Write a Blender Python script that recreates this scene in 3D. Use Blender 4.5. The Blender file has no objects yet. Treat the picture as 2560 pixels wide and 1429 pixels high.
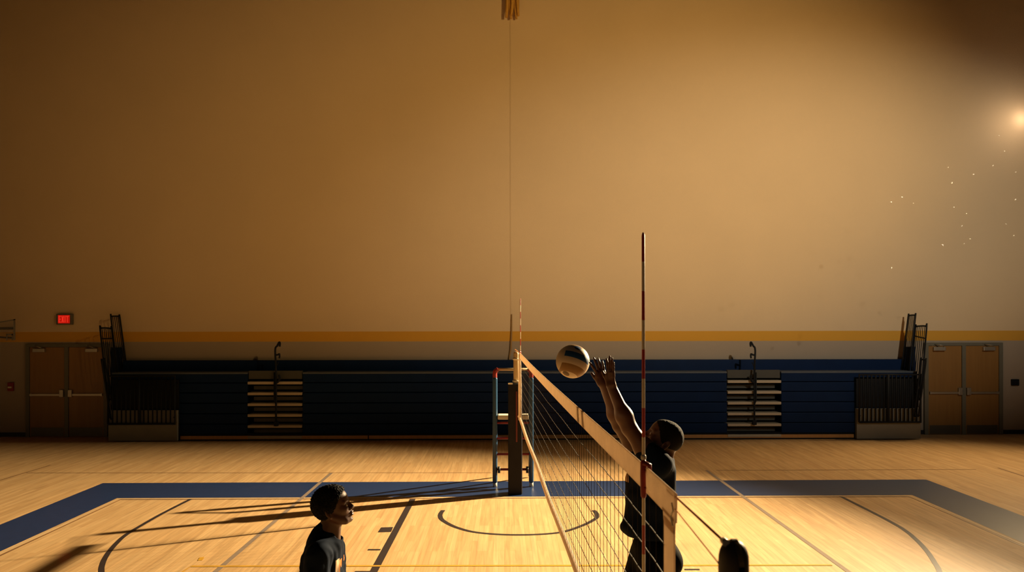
import bpy, bmesh, math, random
import numpy as np
from mathutils import Vector, Matrix

random.seed(7)
PI = math.pi
C = bpy.context.scene.collection
W, H = 2560, 1429
F = 1964.0                    # focal length in pixels of the 2560 px wide frame
HZ = 800.0                    # row of the horizon
CAM = Vector((0, 0, 2.7))
YAW, ROLL = math.radians(0.58), 0.0012
FW = Vector((math.sin(YAW), math.cos(YAW), 0))
RT0 = Vector((math.cos(YAW), -math.sin(YAW), 0)); UP0 = Vector((0, 0, 1))
RT = RT0 * math.cos(ROLL) - UP0 * math.sin(ROLL)
UP = UP0 * math.cos(ROLL) + RT0 * math.sin(ROLL)


def ray(px, py):
    return FW + RT * ((px - W / 2) / F) - UP * ((py - HZ) / F)


def at(px, py, d):
    return CAM + ray(px, py) * d


def flr(px, py):
    r = ray(px, py)
    p = CAM + r * (-CAM.z / r.z)
    return Vector((p.x, p.y, 0))


def wal(px, py, y):
    r = ray(px, py)
    return CAM + r * (y / r.y)


# ------------------------------------------------------------------ materials
def nd(nt, typ, loc=None, **kw):
    n = nt.nodes.new(typ)
    for k, v in kw.items():
        setattr(n, k, v)
    return n


def mat(name, col, rough=0.6, metal=0.0, var=0.12, scale=6.0, bump=0.0, bscale=60.0, coat=0.0, spec=0.5):
    m = bpy.data.materials.new(name); m.use_nodes = True
    nt = m.node_tree; b = nt.nodes['Principled BSDF']
    b.inputs['Roughness'].default_value = rough
    b.inputs['Metallic'].default_value = metal
    b.inputs['Coat Weight'].default_value = coat
    b.inputs['Specular IOR Level'].default_value = spec
    tc = nd(nt, 'ShaderNodeTexCoord')
    nz = nd(nt, 'ShaderNodeTexNoise'); nz.inputs['Scale'].default_value = scale; nz.inputs['Detail'].default_value = 4
    nt.links.new(tc.outputs['Object'], nz.inputs['Vector'])
    mx = nd(nt, 'ShaderNodeMix', data_type='RGBA')
    a = [max(0, c * (1 - var)) for c in col]; z = [min(1, c * (1 + var)) for c in col]
    mx.inputs[6].default_value = (*a, 1); mx.inputs[7].default_value = (*z, 1)
    nt.links.new(nz.outputs['Fac'], mx.inputs[0])
    nt.links.new(mx.outputs[2], b.inputs['Base Color'])
    if bump:
        n2 = nd(nt, 'ShaderNodeTexNoise'); n2.inputs['Scale'].default_value = bscale; n2.inputs['Detail'].default_value = 3
        nt.links.new(tc.outputs['Object'], n2.inputs['Vector'])
        bp = nd(nt, 'ShaderNodeBump'); bp.inputs['Strength'].default_value = bump; bp.inputs['Distance'].default_value = 0.01
        nt.links.new(n2.outputs['Fac'], bp.inputs['Height'])
        nt.links.new(bp.outputs['Normal'], b.inputs['Normal'])
    return m


def emat(name, col, strength):
    m = bpy.data.materials.new(name); m.use_nodes = True
    b = m.node_tree.nodes['Principled BSDF']
    b.inputs['Base Color'].default_value = (*[c * .5 for c in col], 1)
    b.inputs['Emission Color'].default_value = (*col, 1)
    b.inputs['Emission Strength'].default_value = strength
    return m


def glass(name, col, alpha, rough=0.05):
    m = bpy.data.materials.new(name); m.use_nodes = True
    b = m.node_tree.nodes['Principled BSDF']
    b.inputs['Base Color'].default_value = (*col, 1); b.inputs['Roughness'].default_value = rough
    b.inputs['Alpha'].default_value = alpha
    return m


def ramp_mat(name, axis, stops, rough=0.6, bump=0.0, bscale=120.0, var=0.05):
    """painted horizontal bands: a constant colour ramp over one object axis; stops = [(value, colour)]"""
    m = bpy.data.materials.new(name); m.use_nodes = True
    nt = m.node_tree; b = nt.nodes['Principled BSDF']; b.inputs['Roughness'].default_value = rough
    b.inputs['Specular IOR Level'].default_value = 0.2
    tc = nd(nt, 'ShaderNodeTexCoord'); sp = nd(nt, 'ShaderNodeSeparateXYZ')
    nt.links.new(tc.outputs['Object'], sp.inputs[0])
    lo, hi = stops[0][0], stops[-1][0] + 1.0
    mr = nd(nt, 'ShaderNodeMapRange'); mr.inputs[1].default_value = lo; mr.inputs[2].default_value = hi
    nt.links.new(sp.outputs[axis], mr.inputs[0])
    cr = nd(nt, 'ShaderNodeValToRGB'); cr.color_ramp.interpolation = 'CONSTANT'
    els = cr.color_ramp.elements
    while len(els) < len(stops): els.new(0.5)
    for e, (v, c) in zip(els, stops):
        e.position = (v - lo) / (hi - lo); e.color = (*c, 1)
    nt.links.new(mr.outputs[0], cr.inputs[0])
    nz = nd(nt, 'ShaderNodeTexNoise'); nz.inputs['Scale'].default_value = 0.7; nz.inputs['Detail'].default_value = 5
    nt.links.new(tc.outputs['Object'], nz.inputs['Vector'])
    mr2 = nd(nt, 'ShaderNodeMapRange'); mr2.inputs[3].default_value = 1 - var; mr2.inputs[4].default_value = 1 + var
    nt.links.new(nz.outputs['Fac'], mr2.inputs[0])
    mx = nd(nt, 'ShaderNodeMix', data_type='RGBA', blend_type='MULTIPLY'); mx.inputs[0].default_value = 1
    nt.links.new(cr.outputs[0], mx.inputs[6]); nt.links.new(mr2.outputs[0], mx.inputs[7])
    nt.links.new(mx.outputs[2], b.inputs['Base Color'])
    if bump:
        n2 = nd(nt, 'ShaderNodeTexNoise'); n2.inputs['Scale'].default_value = bscale
        nt.links.new(tc.outputs['Object'], n2.inputs['Vector'])
        bp = nd(nt, 'ShaderNodeBump'); bp.inputs['Strength'].default_value = bump; bp.inputs['Distance'].default_value = 0.01
        nt.links.new(n2.outputs['Fac'], bp.inputs['Height']); nt.links.new(bp.outputs['Normal'], b.inputs['Normal'])
    return m


def wood_floor():
    m = bpy.data.materials.new('maple_planks'); m.use_nodes = True
    nt = m.node_tree; b = nt.nodes['Principled BSDF']
    tc = nd(nt, 'ShaderNodeTexCoord')
    mp = nd(nt, 'ShaderNodeMapping'); mp.inputs['Rotation'].default_value = (0, 0, PI / 2)
    nt.links.new(tc.outputs['Object'], mp.inputs[0])
    br = nd(nt, 'ShaderNodeTexBrick')
    br.inputs['Color1'].default_value = (0.60, 0.375, 0.170, 1); br.inputs['Color2'].default_value = (0.70, 0.465, 0.225, 1)
    br.inputs['Mortar'].default_value = (0.46, 0.26, 0.10, 1)
    br.inputs['Scale'].default_value = 1; br.inputs['Mortar Size'].default_value = 0.0012
    br.inputs['Brick Width'].default_value = 1.15; br.inputs['Row Height'].default_value = 0.065
    br.offset = 0.37; br.offset_frequency = 3; br.squash_frequency = 1
    nt.links.new(mp.outputs[0], br.inputs['Vector'])
    mp2 = nd(nt, 'ShaderNodeMapping'); mp2.inputs['Scale'].default_value = (26, 1.3, 1)
    nt.links.new(tc.outputs['Object'], mp2.inputs[0])
    nz = nd(nt, 'ShaderNodeTexNoise'); nz.inputs['Scale'].default_value = 1; nz.inputs['Detail'].default_value = 6
    nz.inputs['Distortion'].default_value = 0.6
    nt.links.new(mp2.outputs[0], nz.inputs['Vector'])
    cr = nd(nt, 'ShaderNodeMapRange'); cr.inputs[1].default_value = 0.3; cr.inputs[2].default_value = 0.7
    cr.inputs[3].default_value = 0.80; cr.inputs[4].default_value = 1.10
    nt.links.new(nz.outputs['Fac'], cr.inputs[0])
    mx = nd(nt, 'ShaderNodeMix', data_type='RGBA', blend_type='MULTIPLY'); mx.inputs[0].default_value = 1
    nt.links.new(br.outputs['Color'], mx.inputs[6]); nt.links.new(cr.outputs[0], mx.inputs[7])
    nt.links.new(mx.outputs[2], b.inputs['Base Color'])
    n3 = nd(nt, 'ShaderNodeTexNoise'); n3.inputs['Scale'].default_value = 2.2; n3.inputs['Detail'].default_value = 5
    nt.links.new(tc.outputs['Object'], n3.inputs['Vector'])
    r3 = nd(nt, 'ShaderNodeMapRange'); r3.inputs[3].default_value = 0.48; r3.inputs[4].default_value = 0.62
    nt.links.new(n3.outputs['Fac'], r3.inputs[0]); nt.links.new(r3.outputs[0], b.inputs['Roughness'])
    b.inputs['Specular IOR Level'].default_value = 0.25
    b.inputs['Coat Weight'].default_value = 0.35; b.inputs['Coat Roughness'].default_value = 0.09
    return m


def wood_mat(name, c1, c2, rough=0.45):
    m = bpy.data.materials.new(name); m.use_nodes = True
    nt = m.node_tree; b = nt.nodes['Principled BSDF']; b.inputs['Roughness'].default_value = rough
    tc = nd(nt, 'ShaderNodeTexCoord')
    mp = nd(nt, 'ShaderNodeMapping'); mp.inputs['Scale'].default_value = (22, 22, 1.2)
    nt.links.new(tc.outputs['Object'], mp.inputs[0])
    nz = nd(nt, 'ShaderNodeTexNoise'); nz.inputs['Scale'].default_value = 1; nz.inputs['Detail'].default_value = 5
    nt.links.new(mp.outputs[0], nz.inputs['Vector'])
    mx = nd(nt, 'ShaderNodeMix', data_type='RGBA')
    mx.inputs[6].default_value = (*c1, 1); mx.inputs[7].default_value = (*c2, 1)
    nt.links.new(nz.outputs['Fac'], mx.inputs[0]); nt.links.new(mx.outputs[2], b.inputs['Base Color'])
    return m


def print_mat(name, base, zones, rough=0.85):
    """dark cloth with printed patches: zones = [(xmin,xmax,ymin,ymax,zmin,zmax,colour)] in object space"""
    m = mat(name, base, rough, 0, 0.2, 30, 0.10, 400, spec=0.08)
    nt = m.node_tree; b = nt.nodes['Principled BSDF']
    src = b.inputs['Base Color'].links[0].from_socket
    tc = nd(nt, 'ShaderNodeTexCoord'); sp = nd(nt, 'ShaderNodeSeparateXYZ'); nt.links.new(tc.outputs['Object'], sp.inputs[0])
    for z in zones:
        acc = None
        for ax in range(3):
            for lim, op in ((z[2 * ax], 'GREATER_THAN'), (z[2 * ax + 1], 'LESS_THAN')):
                mt = nd(nt, 'ShaderNodeMath', operation=op); mt.inputs[1].default_value = lim
                nt.links.new(sp.outputs[ax], mt.inputs[0])
                if acc is None: acc = mt.outputs[0]
                else:
                    mu = nd(nt, 'ShaderNodeMath', operation='MULTIPLY')
                    nt.links.new(acc, mu.inputs[0]); nt.links.new(mt.outputs[0], mu.inputs[1]); acc = mu.outputs[0]
        mx = nd(nt, 'ShaderNodeMix', data_type='RGBA'); mx.inputs[7].default_value = (*z[6], 1)
        nt.links.new(acc, mx.inputs[0]); nt.links.new(src, mx.inputs[6]); src = mx.outputs[2]
    nt.links.new(src, b.inputs['Base Color'])
    return m


M = {}
M['floor'] = wood_floor()
M['wall'] = ramp_mat('painted_block_wall', 2, [(-0.1, (0.36, 0.30, 0.235)), (2.195, (0.62, 0.33, 0.045)), (2.435, (0.66, 0.51, 0.32))], 0.85, 0.25, 55)
M['sidewall'] = mat('brown_wall_paint', (0.10, 0.075, 0.045), 0.9)
M['ceil'] = mat('dark_ceiling_deck', (0.03, 0.026, 0.022), 0.9)
M['navy_line'] = mat('navy_court_paint', (0.014, 0.036, 0.115), 0.35, 0, 0.25, 9, coat=0.12)
M['black_line'] = mat('charcoal_court_paint', (0.035, 0.028, 0.03), 0.35, 0, 0.2, 9)
M['grey_line'] = mat('grey_court_paint', (0.27, 0.21, 0.165), 0.35, 0, 0.2, 9)
M['yellow_line'] = mat('yellow_court_paint', (0.62, 0.34, 0.04), 0.35, 0, 0.15, 9)
M['cream_line'] = mat('cream_court_paint', (0.62, 0.47, 0.27), 0.35, 0, 0.15, 9)
M['thin_line'] = mat('brown_court_paint', (0.21, 0.11, 0.05), 0.35, 0, 0.2, 9)
M['navy'] = mat('navy_bleacher_plastic', (0.002, 0.015, 0.060), 0.55, 0, 0.2, 3, spec=0.12)
M['navy_top'] = mat('grey_blue_bleacher_top', (0.07, 0.09, 0.12), 0.5)
M['tan'] = mat('tan_step_nosing', (0.46, 0.39, 0.28), 0.55)
M['riser'] = mat('grey_step_riser', (0.060, 0.060, 0.050), 0.7)
M['black'] = mat('black_steel', (0.005, 0.007, 0.010), 0.65, spec=0.25)
M['greybox'] = mat('grey_bleacher_panel', (0.19, 0.185, 0.155), 0.6)
M['kick'] = wood_mat('oiled_wood_kickboard', (0.50, 0.24, 0.075), (0.64, 0.33, 0.11))
M['door'] = wood_mat('veneer_door', (0.21, 0.105, 0.026), (0.29, 0.150, 0.040))
M['frame'] = mat('grey_green_steel_frame', (0.13, 0.125, 0.095), 0.5)
M['steel'] = mat('brushed_steel', (0.45, 0.42, 0.36), 0.38, 0.8)
M['kickplate'] = mat('dark_kick_plate', (0.10, 0.095, 0.075), 0.45, 0.5)
M['base'] = mat('black_vinyl_base', (0.010, 0.012, 0.018), 0.5)
M['red'] = mat('red_enamel', (0.26, 0.016, 0.012), 0.45)
M['tape'] = mat('cream_canvas_tape', (0.76, 0.61, 0.44), 0.85, 0, 0.14, 14, 0.5, 180)
def translucent(m, f):
    nt = m.node_tree; b = nt.nodes['Principled BSDF']; out = nt.nodes['Material Output']
    t = nd(nt, 'ShaderNodeBsdfTranslucent'); nt.links.new(b.inputs['Base Color'].links[0].from_socket, t.inputs[0])
    mx = nd(nt, 'ShaderNodeMixShader'); mx.inputs[0].default_value = f
    nt.links.new(b.outputs[0], mx.inputs[1]); nt.links.new(t.outputs[0], mx.inputs[2]); nt.links.new(mx.outputs[0], out.inputs[0])


translucent(M['tape'], 0.45)
M['cord'] = mat('black_net_cord', (0.016, 0.011, 0.007), 0.8)
M['cordlite'] = mat('waxed_net_cord', (0.035, 0.024, 0.012), 0.6, 0, 0.7, 40)
M['rope'] = mat('brown_net_rope', (0.60, 0.36, 0.18), 0.8)
translucent(M['rope'], 0.5)
M['pole'] = mat('ivory_pole_sleeve', (0.50, 0.37, 0.19), 0.55)
M['pad'] = mat('charcoal_vinyl_pad', (0.016, 0.015, 0.019), 0.6, 0, 0.2, 8, spec=0.1)
M['strap'] = mat('olive_strap', (0.17, 0.13, 0.065), 0.7)
M['rubber'] = mat('black_rubber', (0.026, 0.021, 0.014), 0.5)
M['blue_steel'] = mat('blue_enamel_steel', (0.020, 0.070, 0.150), 0.3)
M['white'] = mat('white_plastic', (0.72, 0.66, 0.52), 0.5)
M['glass'] = glass('backboard_glass', (0.22, 0.21, 0.18), 0.22)
M['gold_rope'] = mat('gold_rope', (0.55, 0.30, 0.05), 0.8, 0, 0.25, 12)
M['tan_cord'] = mat('tan_cord', (0.34, 0.21, 0.08), 0.85)
M['pale_cord'] = mat('pale_cord', (0.52, 0.37, 0.20), 0.85)
M['dark_red'] = mat('dark_red_strap', (0.10, 0.008, 0.006), 0.6)
M['lens'] = emat('hot_lamp_lens', (1.0, 0.74, 0.44), 1.0)
M['exit_face'] = emat('lit_red_face', (0.9, 0.012, 0.004), 0.40)
M['exit_letter'] = emat('lit_red_letters', (1.0, 0.04, 0.02), 0.60)
M['skin'] = mat('brown_skin', (0.085, 0.034, 0.016), 0.50, 0, 0.15, 20, 0.05, 300)
M['skin2'] = mat('deep_brown_skin', (0.105, 0.042, 0.020), 0.42, 0, 0.15, 20, 0.05, 300)
M['hair'] = mat('black_hair', (0.006, 0.005, 0.004), 0.8, 0, 0.3, 80, 0.5, 400, spec=0.25)
M['eye'] = mat('eye_white', (0.55, 0.52, 0.48), 0.2)
M['iris'] = mat('dark_iris', (0.015, 0.010, 0.008), 0.1)
M['shorts'] = mat('black_shorts_cloth', (0.004, 0.005, 0.007), 0.85, spec=0.08)
M['shoe'] = mat('white_shoe', (0.5, 0.48, 0.45), 0.6)
M['sole'] = mat('gum_sole', (0.2, 0.12, 0.06), 0.7)
M['ball_cream'] = mat('cream_ball_leather', (0.66, 0.52, 0.34), 0.5, 0, 0.08, 30)
M['ball_blue'] = mat('blue_ball_leather', (0.012, 0.055, 0.16), 0.5, 0, 0.15, 30)
M['ball_gold'] = mat('gold_ball_leather', (0.42, 0.22, 0.045), 0.5, 0, 0.15, 30)
M['mote'] = mat('pale_dust', (0.9, 0.82, 0.66), 0.9)


# ------------------------------------------------------------------ mesh helpers
def box(bm, x0, x1, y0, y1, z0, z1):
    v = [bm.verts.new((x, y, z)) for z in (z0, z1) for y in (y0, y1) for x in (x0, x1)]
    for q in ((0, 2, 3, 1), (4, 5, 7, 6), (0, 1, 5, 4), (2, 6, 7, 3), (0, 4, 6, 2), (1, 3, 7, 5)):
        bm.faces.new([v[i] for i in q])
    return v


def bevbox(bm, x0, x1, y0, y1, z0, z1, r=0.01, seg=2):
    t = bmesh.new(); box(t, x0, x1, y0, y1, z0, z1)
    bmesh.ops.bevel(t, geom=list(t.edges), offset=r, segments=seg, affect='EDGES', profile=0.5)
    me = bpy.data.meshes.new('tmp'); t.to_mesh(me); t.free(); bm.from_mesh(me); bpy.data.meshes.remove(me)


def tube(bm, pts, r, n=8, cap=True, smooth_n=0):
    """round tube along points; r may be a list"""
    pts = [Vector(p) for p in pts]
    if smooth_n:
        q = []
        for i in range(len(pts) - 1):
            p0 = pts[max(i - 1, 0)]; p1 = pts[i]; p2 = pts[i + 1]; p3 = pts[min(i + 2, len(pts) - 1)]
            for k in range(smooth_n):
                t = k / smooth_n
                q.append(0.5 * ((2 * p1) + (p2 - p0) * t + (2 * p0 - 5 * p1 + 4 * p2 - p3) * t * t + (3 * p1 - p0 - 3 * p2 + p3) * t ** 3))
        q.append(pts[-1]); pts = q
    if not isinstance(r, (list, tuple)): r = [r] * len(pts)
    if len(r) != len(pts):
        r = [r[0] + (r[-1] - r[0]) * i / (len(pts) - 1) for i in range(len(pts))]
    rings = []
    d0 = (pts[1] - pts[0]).normalized()
    a = d0.orthogonal().normalized()
    for i, p in enumerate(pts):
        d = (pts[min(i + 1, len(pts) - 1)] - pts[max(i - 1, 0)])
        d = d.normalized() if d.length > 1e-9 else d0
        a = (a - d * a.dot(d)).normalized(); b = d.cross(a)
        rings.append([bm.verts.new(p + (a * math.cos(2 * PI * k / n) + b * math.sin(2 * PI * k / n)) * r[i]) for k in range(n)])
    for i in range(len(rings) - 1):
        for k in range(n):
            f = bm.faces.new((rings[i][k], rings[i][(k + 1) % n], rings[i + 1][(k + 1) % n], rings[i + 1][k])); f.smooth = True
    if cap:
        bm.faces.new(rings[0][::-1]); bm.faces.new(rings[-1])


def cyl(bm, c0, c1, r, n=16):
    tube(bm, [c0, c1], r, n)


def uvs(bm, c, r, nu=20, nv=12, sc=(1, 1, 1)):
    t = bmesh.ops.create_uvsphere(bm, u_segments=nu, v_segments=nv, radius=r)
    for v in t['verts']:
        v.co = Vector((v.co.x * sc[0], v.co.y * sc[1], v.co.z * sc[2])) + Vector(c)
    for v in t['verts']:
        for f in v.link_faces: f.smooth = True


def quad_slab(bm, a, b, c, d, th):
    """a quad a,b,c,d with thickness th along its normal"""
    a, b, c, d = map(Vector, (a, b, c, d))
    n = (b - a).cross(d - a).normalized() * th * 0.5
    v = [bm.verts.new(p + n) for p in (a, b, c, d)] + [bm.verts.new(p - n) for p in (a, b, c, d)]
    for q in ((0, 1, 2, 3), (7, 6, 5, 4), (0, 4, 5, 1), (1, 5, 6, 2), (2, 6, 7, 3), (3, 7, 4, 0)):
        bm.faces.new([v[i] for i in q])


def obj(name, bm, m, parent=None, local=False):
    bmesh.ops.recalc_face_normals(bm, faces=bm.faces)
    me = bpy.data.meshes.new(name); bm.to_mesh(me); bm.free()
    for x in (m if isinstance(m, (list, tuple)) else [m]): me.materials.append(x)
    o = bpy.data.objects.new(name, me); C.objects.link(o)
    if parent is not None:
        o.parent = parent
        if not local: o.location = (0, 0, 0) if parent.parent else -parent.location   # parts are modelled in world space
    return o


def thing(name, label, cat, loc=(0, 0, 0), group=None):
    o = bpy.data.objects.new(name, None); C.objects.link(o); o.location = loc
    o.empty_display_size = 0.2
    o['label'] = label; o['category'] = cat
    if group: o['group'] = group
    return o


def tag(o, label, cat, group=None, kind=None):
    o['label'] = label; o['category'] = cat
    if group: o['group'] = group
    if kind: o['kind'] = kind
    return o


def struct(name, bm, m, parent=None, label=None):
    o = obj(name, bm, m, parent)
    if parent is None: o['kind'] = 'structure'
    if label: o['label'] = label
    return o


def B(): return bmesh.new()


# ------------------------------------------------------------------ the hall
WY = 18.44        # far wall
XL, XR, ZC, YN = -13.2, 13.2, 11.6, -3.0

bm = B(); box(bm, XL, XR, YN, WY, -0.10, 0); FLOOR = struct('floor', bm, M['floor'], label='honey maple plank gym floor with painted court lines')
bm = B(); box(bm, XL, XR, WY, WY + 0.2, 0, ZC); struct('wall_back', bm, M['wall'], label='tall beige gym wall with a golden yellow stripe')
bm = B(); box(bm, XL - 0.2, XL, YN, WY + .2, 0, ZC); struct('wall_left', bm, M['sidewall'])
bm = B(); box(bm, XR, XR + 0.2, YN, WY + .2, 0, ZC); struct('wall_right', bm, M['sidewall'])
bm = B(); box(bm, XL - .2, XR + .2, YN, WY + .2, ZC, ZC + 0.2); struct('ceiling', bm, M['ceil'])

lift = [0.0012]


def line(name, m, bm):
    o = obj(name, bm, m, FLOOR); return o


def ribbon(bm, pts, w, z):
    """painted ribbon of world width w along floor points"""
    pts = [Vector((p.x, p.y, z)) for p in pts]
    L, R_ = [], []
    for i, p in enumerate(pts):
        d = (pts[min(i + 1, len(pts) - 1)] - pts[max(i - 1, 0)]).normalized()
        n = Vector((-d.y, d.x, 0)) * w / 2
        L.append(bm.verts.new(p + n)); R_.append(bm.verts.new(p - n))
    for i in range(len(pts) - 1):
        bm.faces.new((L[i], L[i + 1], R_[i + 1], R_[i]))


def smooth(pts, k=6):
    q = []
    for i in range(len(pts) - 1):
        p0 = pts[max(i - 1, 0)]; p1 = pts[i]; p2 = pts[i + 1]; p3 = pts[min(i + 2, len(pts) - 1)]
        for j in range(k):
            t = j / k
            q.append(0.5 * ((2 * p1) + (p2 - p0) * t + (2 * p0 - 5 * p1 + 4 * p2 - p3) * t * t + (3 * p1 - p0 - 3 * p2 + p3) * t ** 3))
    q.append(pts[-1]); return q


def ext(a, b, k):
    """point beyond b on the line a-b"""
    return b + (b - a) * k


def poly(bm, pts, z):
    bm.faces.new([bm.verts.new((p.x, p.y, z)) for p in pts])


# navy border band
oL, oR = flr(257, 1207), flr(2315, 1198)
iL, iR = flr(293, 1244.5), flr(2281, 1237)
oLn = ext(oL, flr(0, 1311), 1.2); oRn = ext(oR, flr(2560, 1290), 1.2)
iLn = ext(iL, flr(0, 1378), 1.2); iRn = ext(iR, flr(2560, 1357), 1.2)
bm = B()
poly(bm, (oL, oR, iR, iL), 0.001); poly(bm, (oL, iL, iLn, oLn), 0.001); poly(bm, (oR, oRn, iRn, iR), 0.001)
line('court_border', M['navy_line'], bm)
bm = B(); k = 0.05
ribbon(bm, [iLn + Vector((k, 0, 0)), iL + Vector((k, -k, 0)), iR + Vector((-k, -k, 0)), iRn - Vector((k, 0, 0))], 0.045, 0.0016)
line('court_line', M['cream_line'], bm)
bm = B(); k = 0.105
ribbon(bm, [iLn + Vector((k, 0, 0)), iL + Vector((k, -k, 0)), iR + Vector((-k, -k, 0)), iRn - Vector((k, 0, 0))], 0.04, 0.0016)
line('court_line', M['thin_line'], bm)
# three-point curves
for pts in ([(477, 1247), (410, 1281), (355, 1312), (314, 1337), (287, 1362), (268, 1386), (257, 1408), (254, 1429), (262, 1470), (290, 1530)],
            [(2101, 1240), (2179, 1279), (2250, 1317), (2286, 1344), (2315, 1374), (2335, 1403), (2349, 1429), (2352, 1470), (2330, 1530)]):
    bm = B(); ribbon(bm, smooth([flr(*p) for p in pts]), 0.058, 0.0020); line('court_line', M['black_line'], bm)
# attack lines
for a, b in (((828, 1182), (541, 1427)), ((1766, 1175), (2053, 1380))):
    bm = B(); A_, B_ = flr(*a), flr(*b); ribbon(bm, [A_, ext(A_, B_, 0.6)], 0.06, 0.0022); line('court_line', M['grey_line'], bm)
# halfway line
bm = B(); A_, B_ = flr(1032, 1247), flr(934, 1429); ribbon(bm, [A_, ext(A_, B_, 0.5)], 0.085, 0.0024); line('court_line', M['black_line'], bm)
# half circle
hc = [(1108, 1275), (1102, 1283), (1101, 1291), (1109, 1301.5), (1142, 1318), (1196.5, 1331), (1292, 1336.5), (1396, 1331), (1456, 1313), (1489, 1296), (1493, 1287), (1490, 1281), (1484, 1275)]
bm = B(); ribbon(bm, smooth([flr(*p) for p in hc]), 0.062, 0.0026); line('court_line', M['black_line'], bm)
# blocks
for q in (((953, 1318), (983, 1317), (978, 1329), (945, 1330)), ((921, 1372), (952, 1372), (951, 1375), (919, 1375)),
          ((888, 1427), (925, 1427), (922, 1434), (884, 1434)), ((1711, 1421.5), (1748, 1421.5), (1750, 1424.5), (1712, 1424.5))):
    bm = B(); poly(bm, [flr(*p) for p in q], 0.0028); line('court_block', M['black_line'], bm)
# yellow court
bm = B(); ribbon(bm, [ext(flr(478, 1415), flr(455, 1430), 1.5), flr(478, 1415), flr(2080, 1412)], 0.045, 0.0030); line('court_line', M['yellow_line'], bm)
bm = B(); poly(bm, [flr(*p) for p in ((499, 1393), (511, 1392), (507, 1400), (494, 1401))], 0.003); line('court_block', M['yellow_line'], bm)
# thin lines behind the border
bm = B(); ribbon(bm, [flr(0, 1200), flr(126, 1162)], 0.03, 0.0012); ribbon(bm, [flr(66, 1181.5), flr(1228, 1181)], 0.03, 0.0012); line('court_line', M['thin_line'], bm)
bm = B(); ribbon(bm, [flr(1790, 1175), flr(2440, 1173)], 0.03, 0.0012); ribbon(bm, [flr(2495, 1169), flr(2560, 1190), flr(2600, 1203)], 0.03, 0.0012); line('court_line', M['thin_line'], bm)


# ------------------------------------------------------------------ doors, sign, boxes on the far wall
def wx(px, y=WY): return wal(px, 900, y).x


def wz(py, px=1280, y=WY): return wal(px, py, y).z


def double_door(n, x0, x1, closers):
    """x0..x1 outer frame pixels"""
    X0, X1 = wx(x0), wx(x1); zt = 2.16; t = 0.09
    r = bpy.data.objects.new('door_%d' % n, None); C.objects.link(r); r.location = ((X0 + X1) / 2, WY, 0); r['kind'] = 'structure'
    bm = B()
    box(bm, X0, X0 + t, WY - 0.07, WY - .001, 0, zt); box(bm, X1 - t, X1, WY - 0.07, WY - .001, 0, zt)
    box(bm, X0 + t, X1 - t, WY - 0.07, WY - .001, zt - 0.07, zt)
    xm = (X0 + X1) / 2; box(bm, xm - 0.045, xm + 0.045, WY - 0.075, WY - .001, 0, zt - 0.07)
    obj('door_frame', bm, M['frame'], r)
    for s, (a, b) in enumerate(((X0 + t, xm - 0.045), (xm + 0.045, X1 - t))):
        bm = B(); box(bm, a + .006, b - .006, WY - 0.055, WY - .002, 0.012, zt - 0.078)
        leaf = obj('door_leaf', bm, M['door'], r)
        bm = B(); box(bm, a + .03, b - .03, WY - 0.058, WY - 0.054, 0.02, 0.22); o = obj('kick_plate', bm, M['kickplate'], leaf)
        bm = B(); zb = 0.98
        box(bm, a + .02, b - .02, WY - 0.10, WY - 0.075, zb - 0.022, zb + 0.022)
        e = (b - 0.10, b - 0.01) if s == 0 else (a + 0.01, a + 0.10)
        bevbox(bm, e[0], e[1], WY - 0.12, WY - 0.05, zb - 0.05, zb + 0.12, 0.008)
        box(bm, a + .02, a + .06, WY - 0.09, WY - 0.05, zb - 0.03, zb + 0.03); box(bm, b - .06, b - .02, WY - 0.09, WY - 0.05, zb - 0.03, zb + 0.03)
        obj('push_bar', bm, M['steel'], leaf)
        bm = B(); c = a + 0.24 if s == 0 else b - 0.26
        bevbox(bm, c - 0.14, c + 0.14, WY - 0.13, WY - 0.05, zt - 0.19, zt - 0.10, 0.012)
        tube(bm, [(c + 0.1, WY - 0.1, zt - 0.1), (c + 0.02, WY - 0.2, zt - 0.06), (c - 0.1, WY - 0.08, zt - 0.04)], 0.009)
        obj('door_closer', bm, M['steel'], leaf)
    return X0, X1


d1 = double_door(1, 68, 272, 1)
d2 = double_door(2, 2308, 2503, 1)
n = 0
for a, b in ((XL, d1[0]), (d1[1], wx(300)), (wx(2285), d2[0]), (d2[1], XR)):
    n += 1
    bm = B(); box(bm, a + .002, b - .002, WY - 0.012, WY - .001, 0.0, 0.10); o = struct('baseboard_back' if n == 1 else 'baseboard_back.%03d' % (n - 1), bm, M['base'])

# exit sign
c = wal(162, 797.5, WY - 0.05)
t = thing('exit_sign', 'lit red exit sign above the left double doors', 'sign', (c.x, WY, c.z))
bm = B(); bevbox(bm, c.x - 0.185, c.x + 0.185, WY - 0.085, WY - 0.001, c.z - 0.125, c.z + 0.125, 0.012); obj('sign_housing', bm, M['frame'], t)
bm = B(); box(bm, c.x - 0.135, c.x + 0.135, WY - 0.092, WY - 0.083, c.z - 0.095, c.z + 0.095); face = obj('lit_face', bm, M['exit_face'], t)
bm = B(); y0, y1 = WY - 0.098, WY - 0.091; lh = 0.075; st = 0.018; xs = c.x - 0.118


def seg(x0, x1, z0, z1): box(bm, xs + x0, xs + x1, y0, y1, c.z + z0, c.z + z1)


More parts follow.
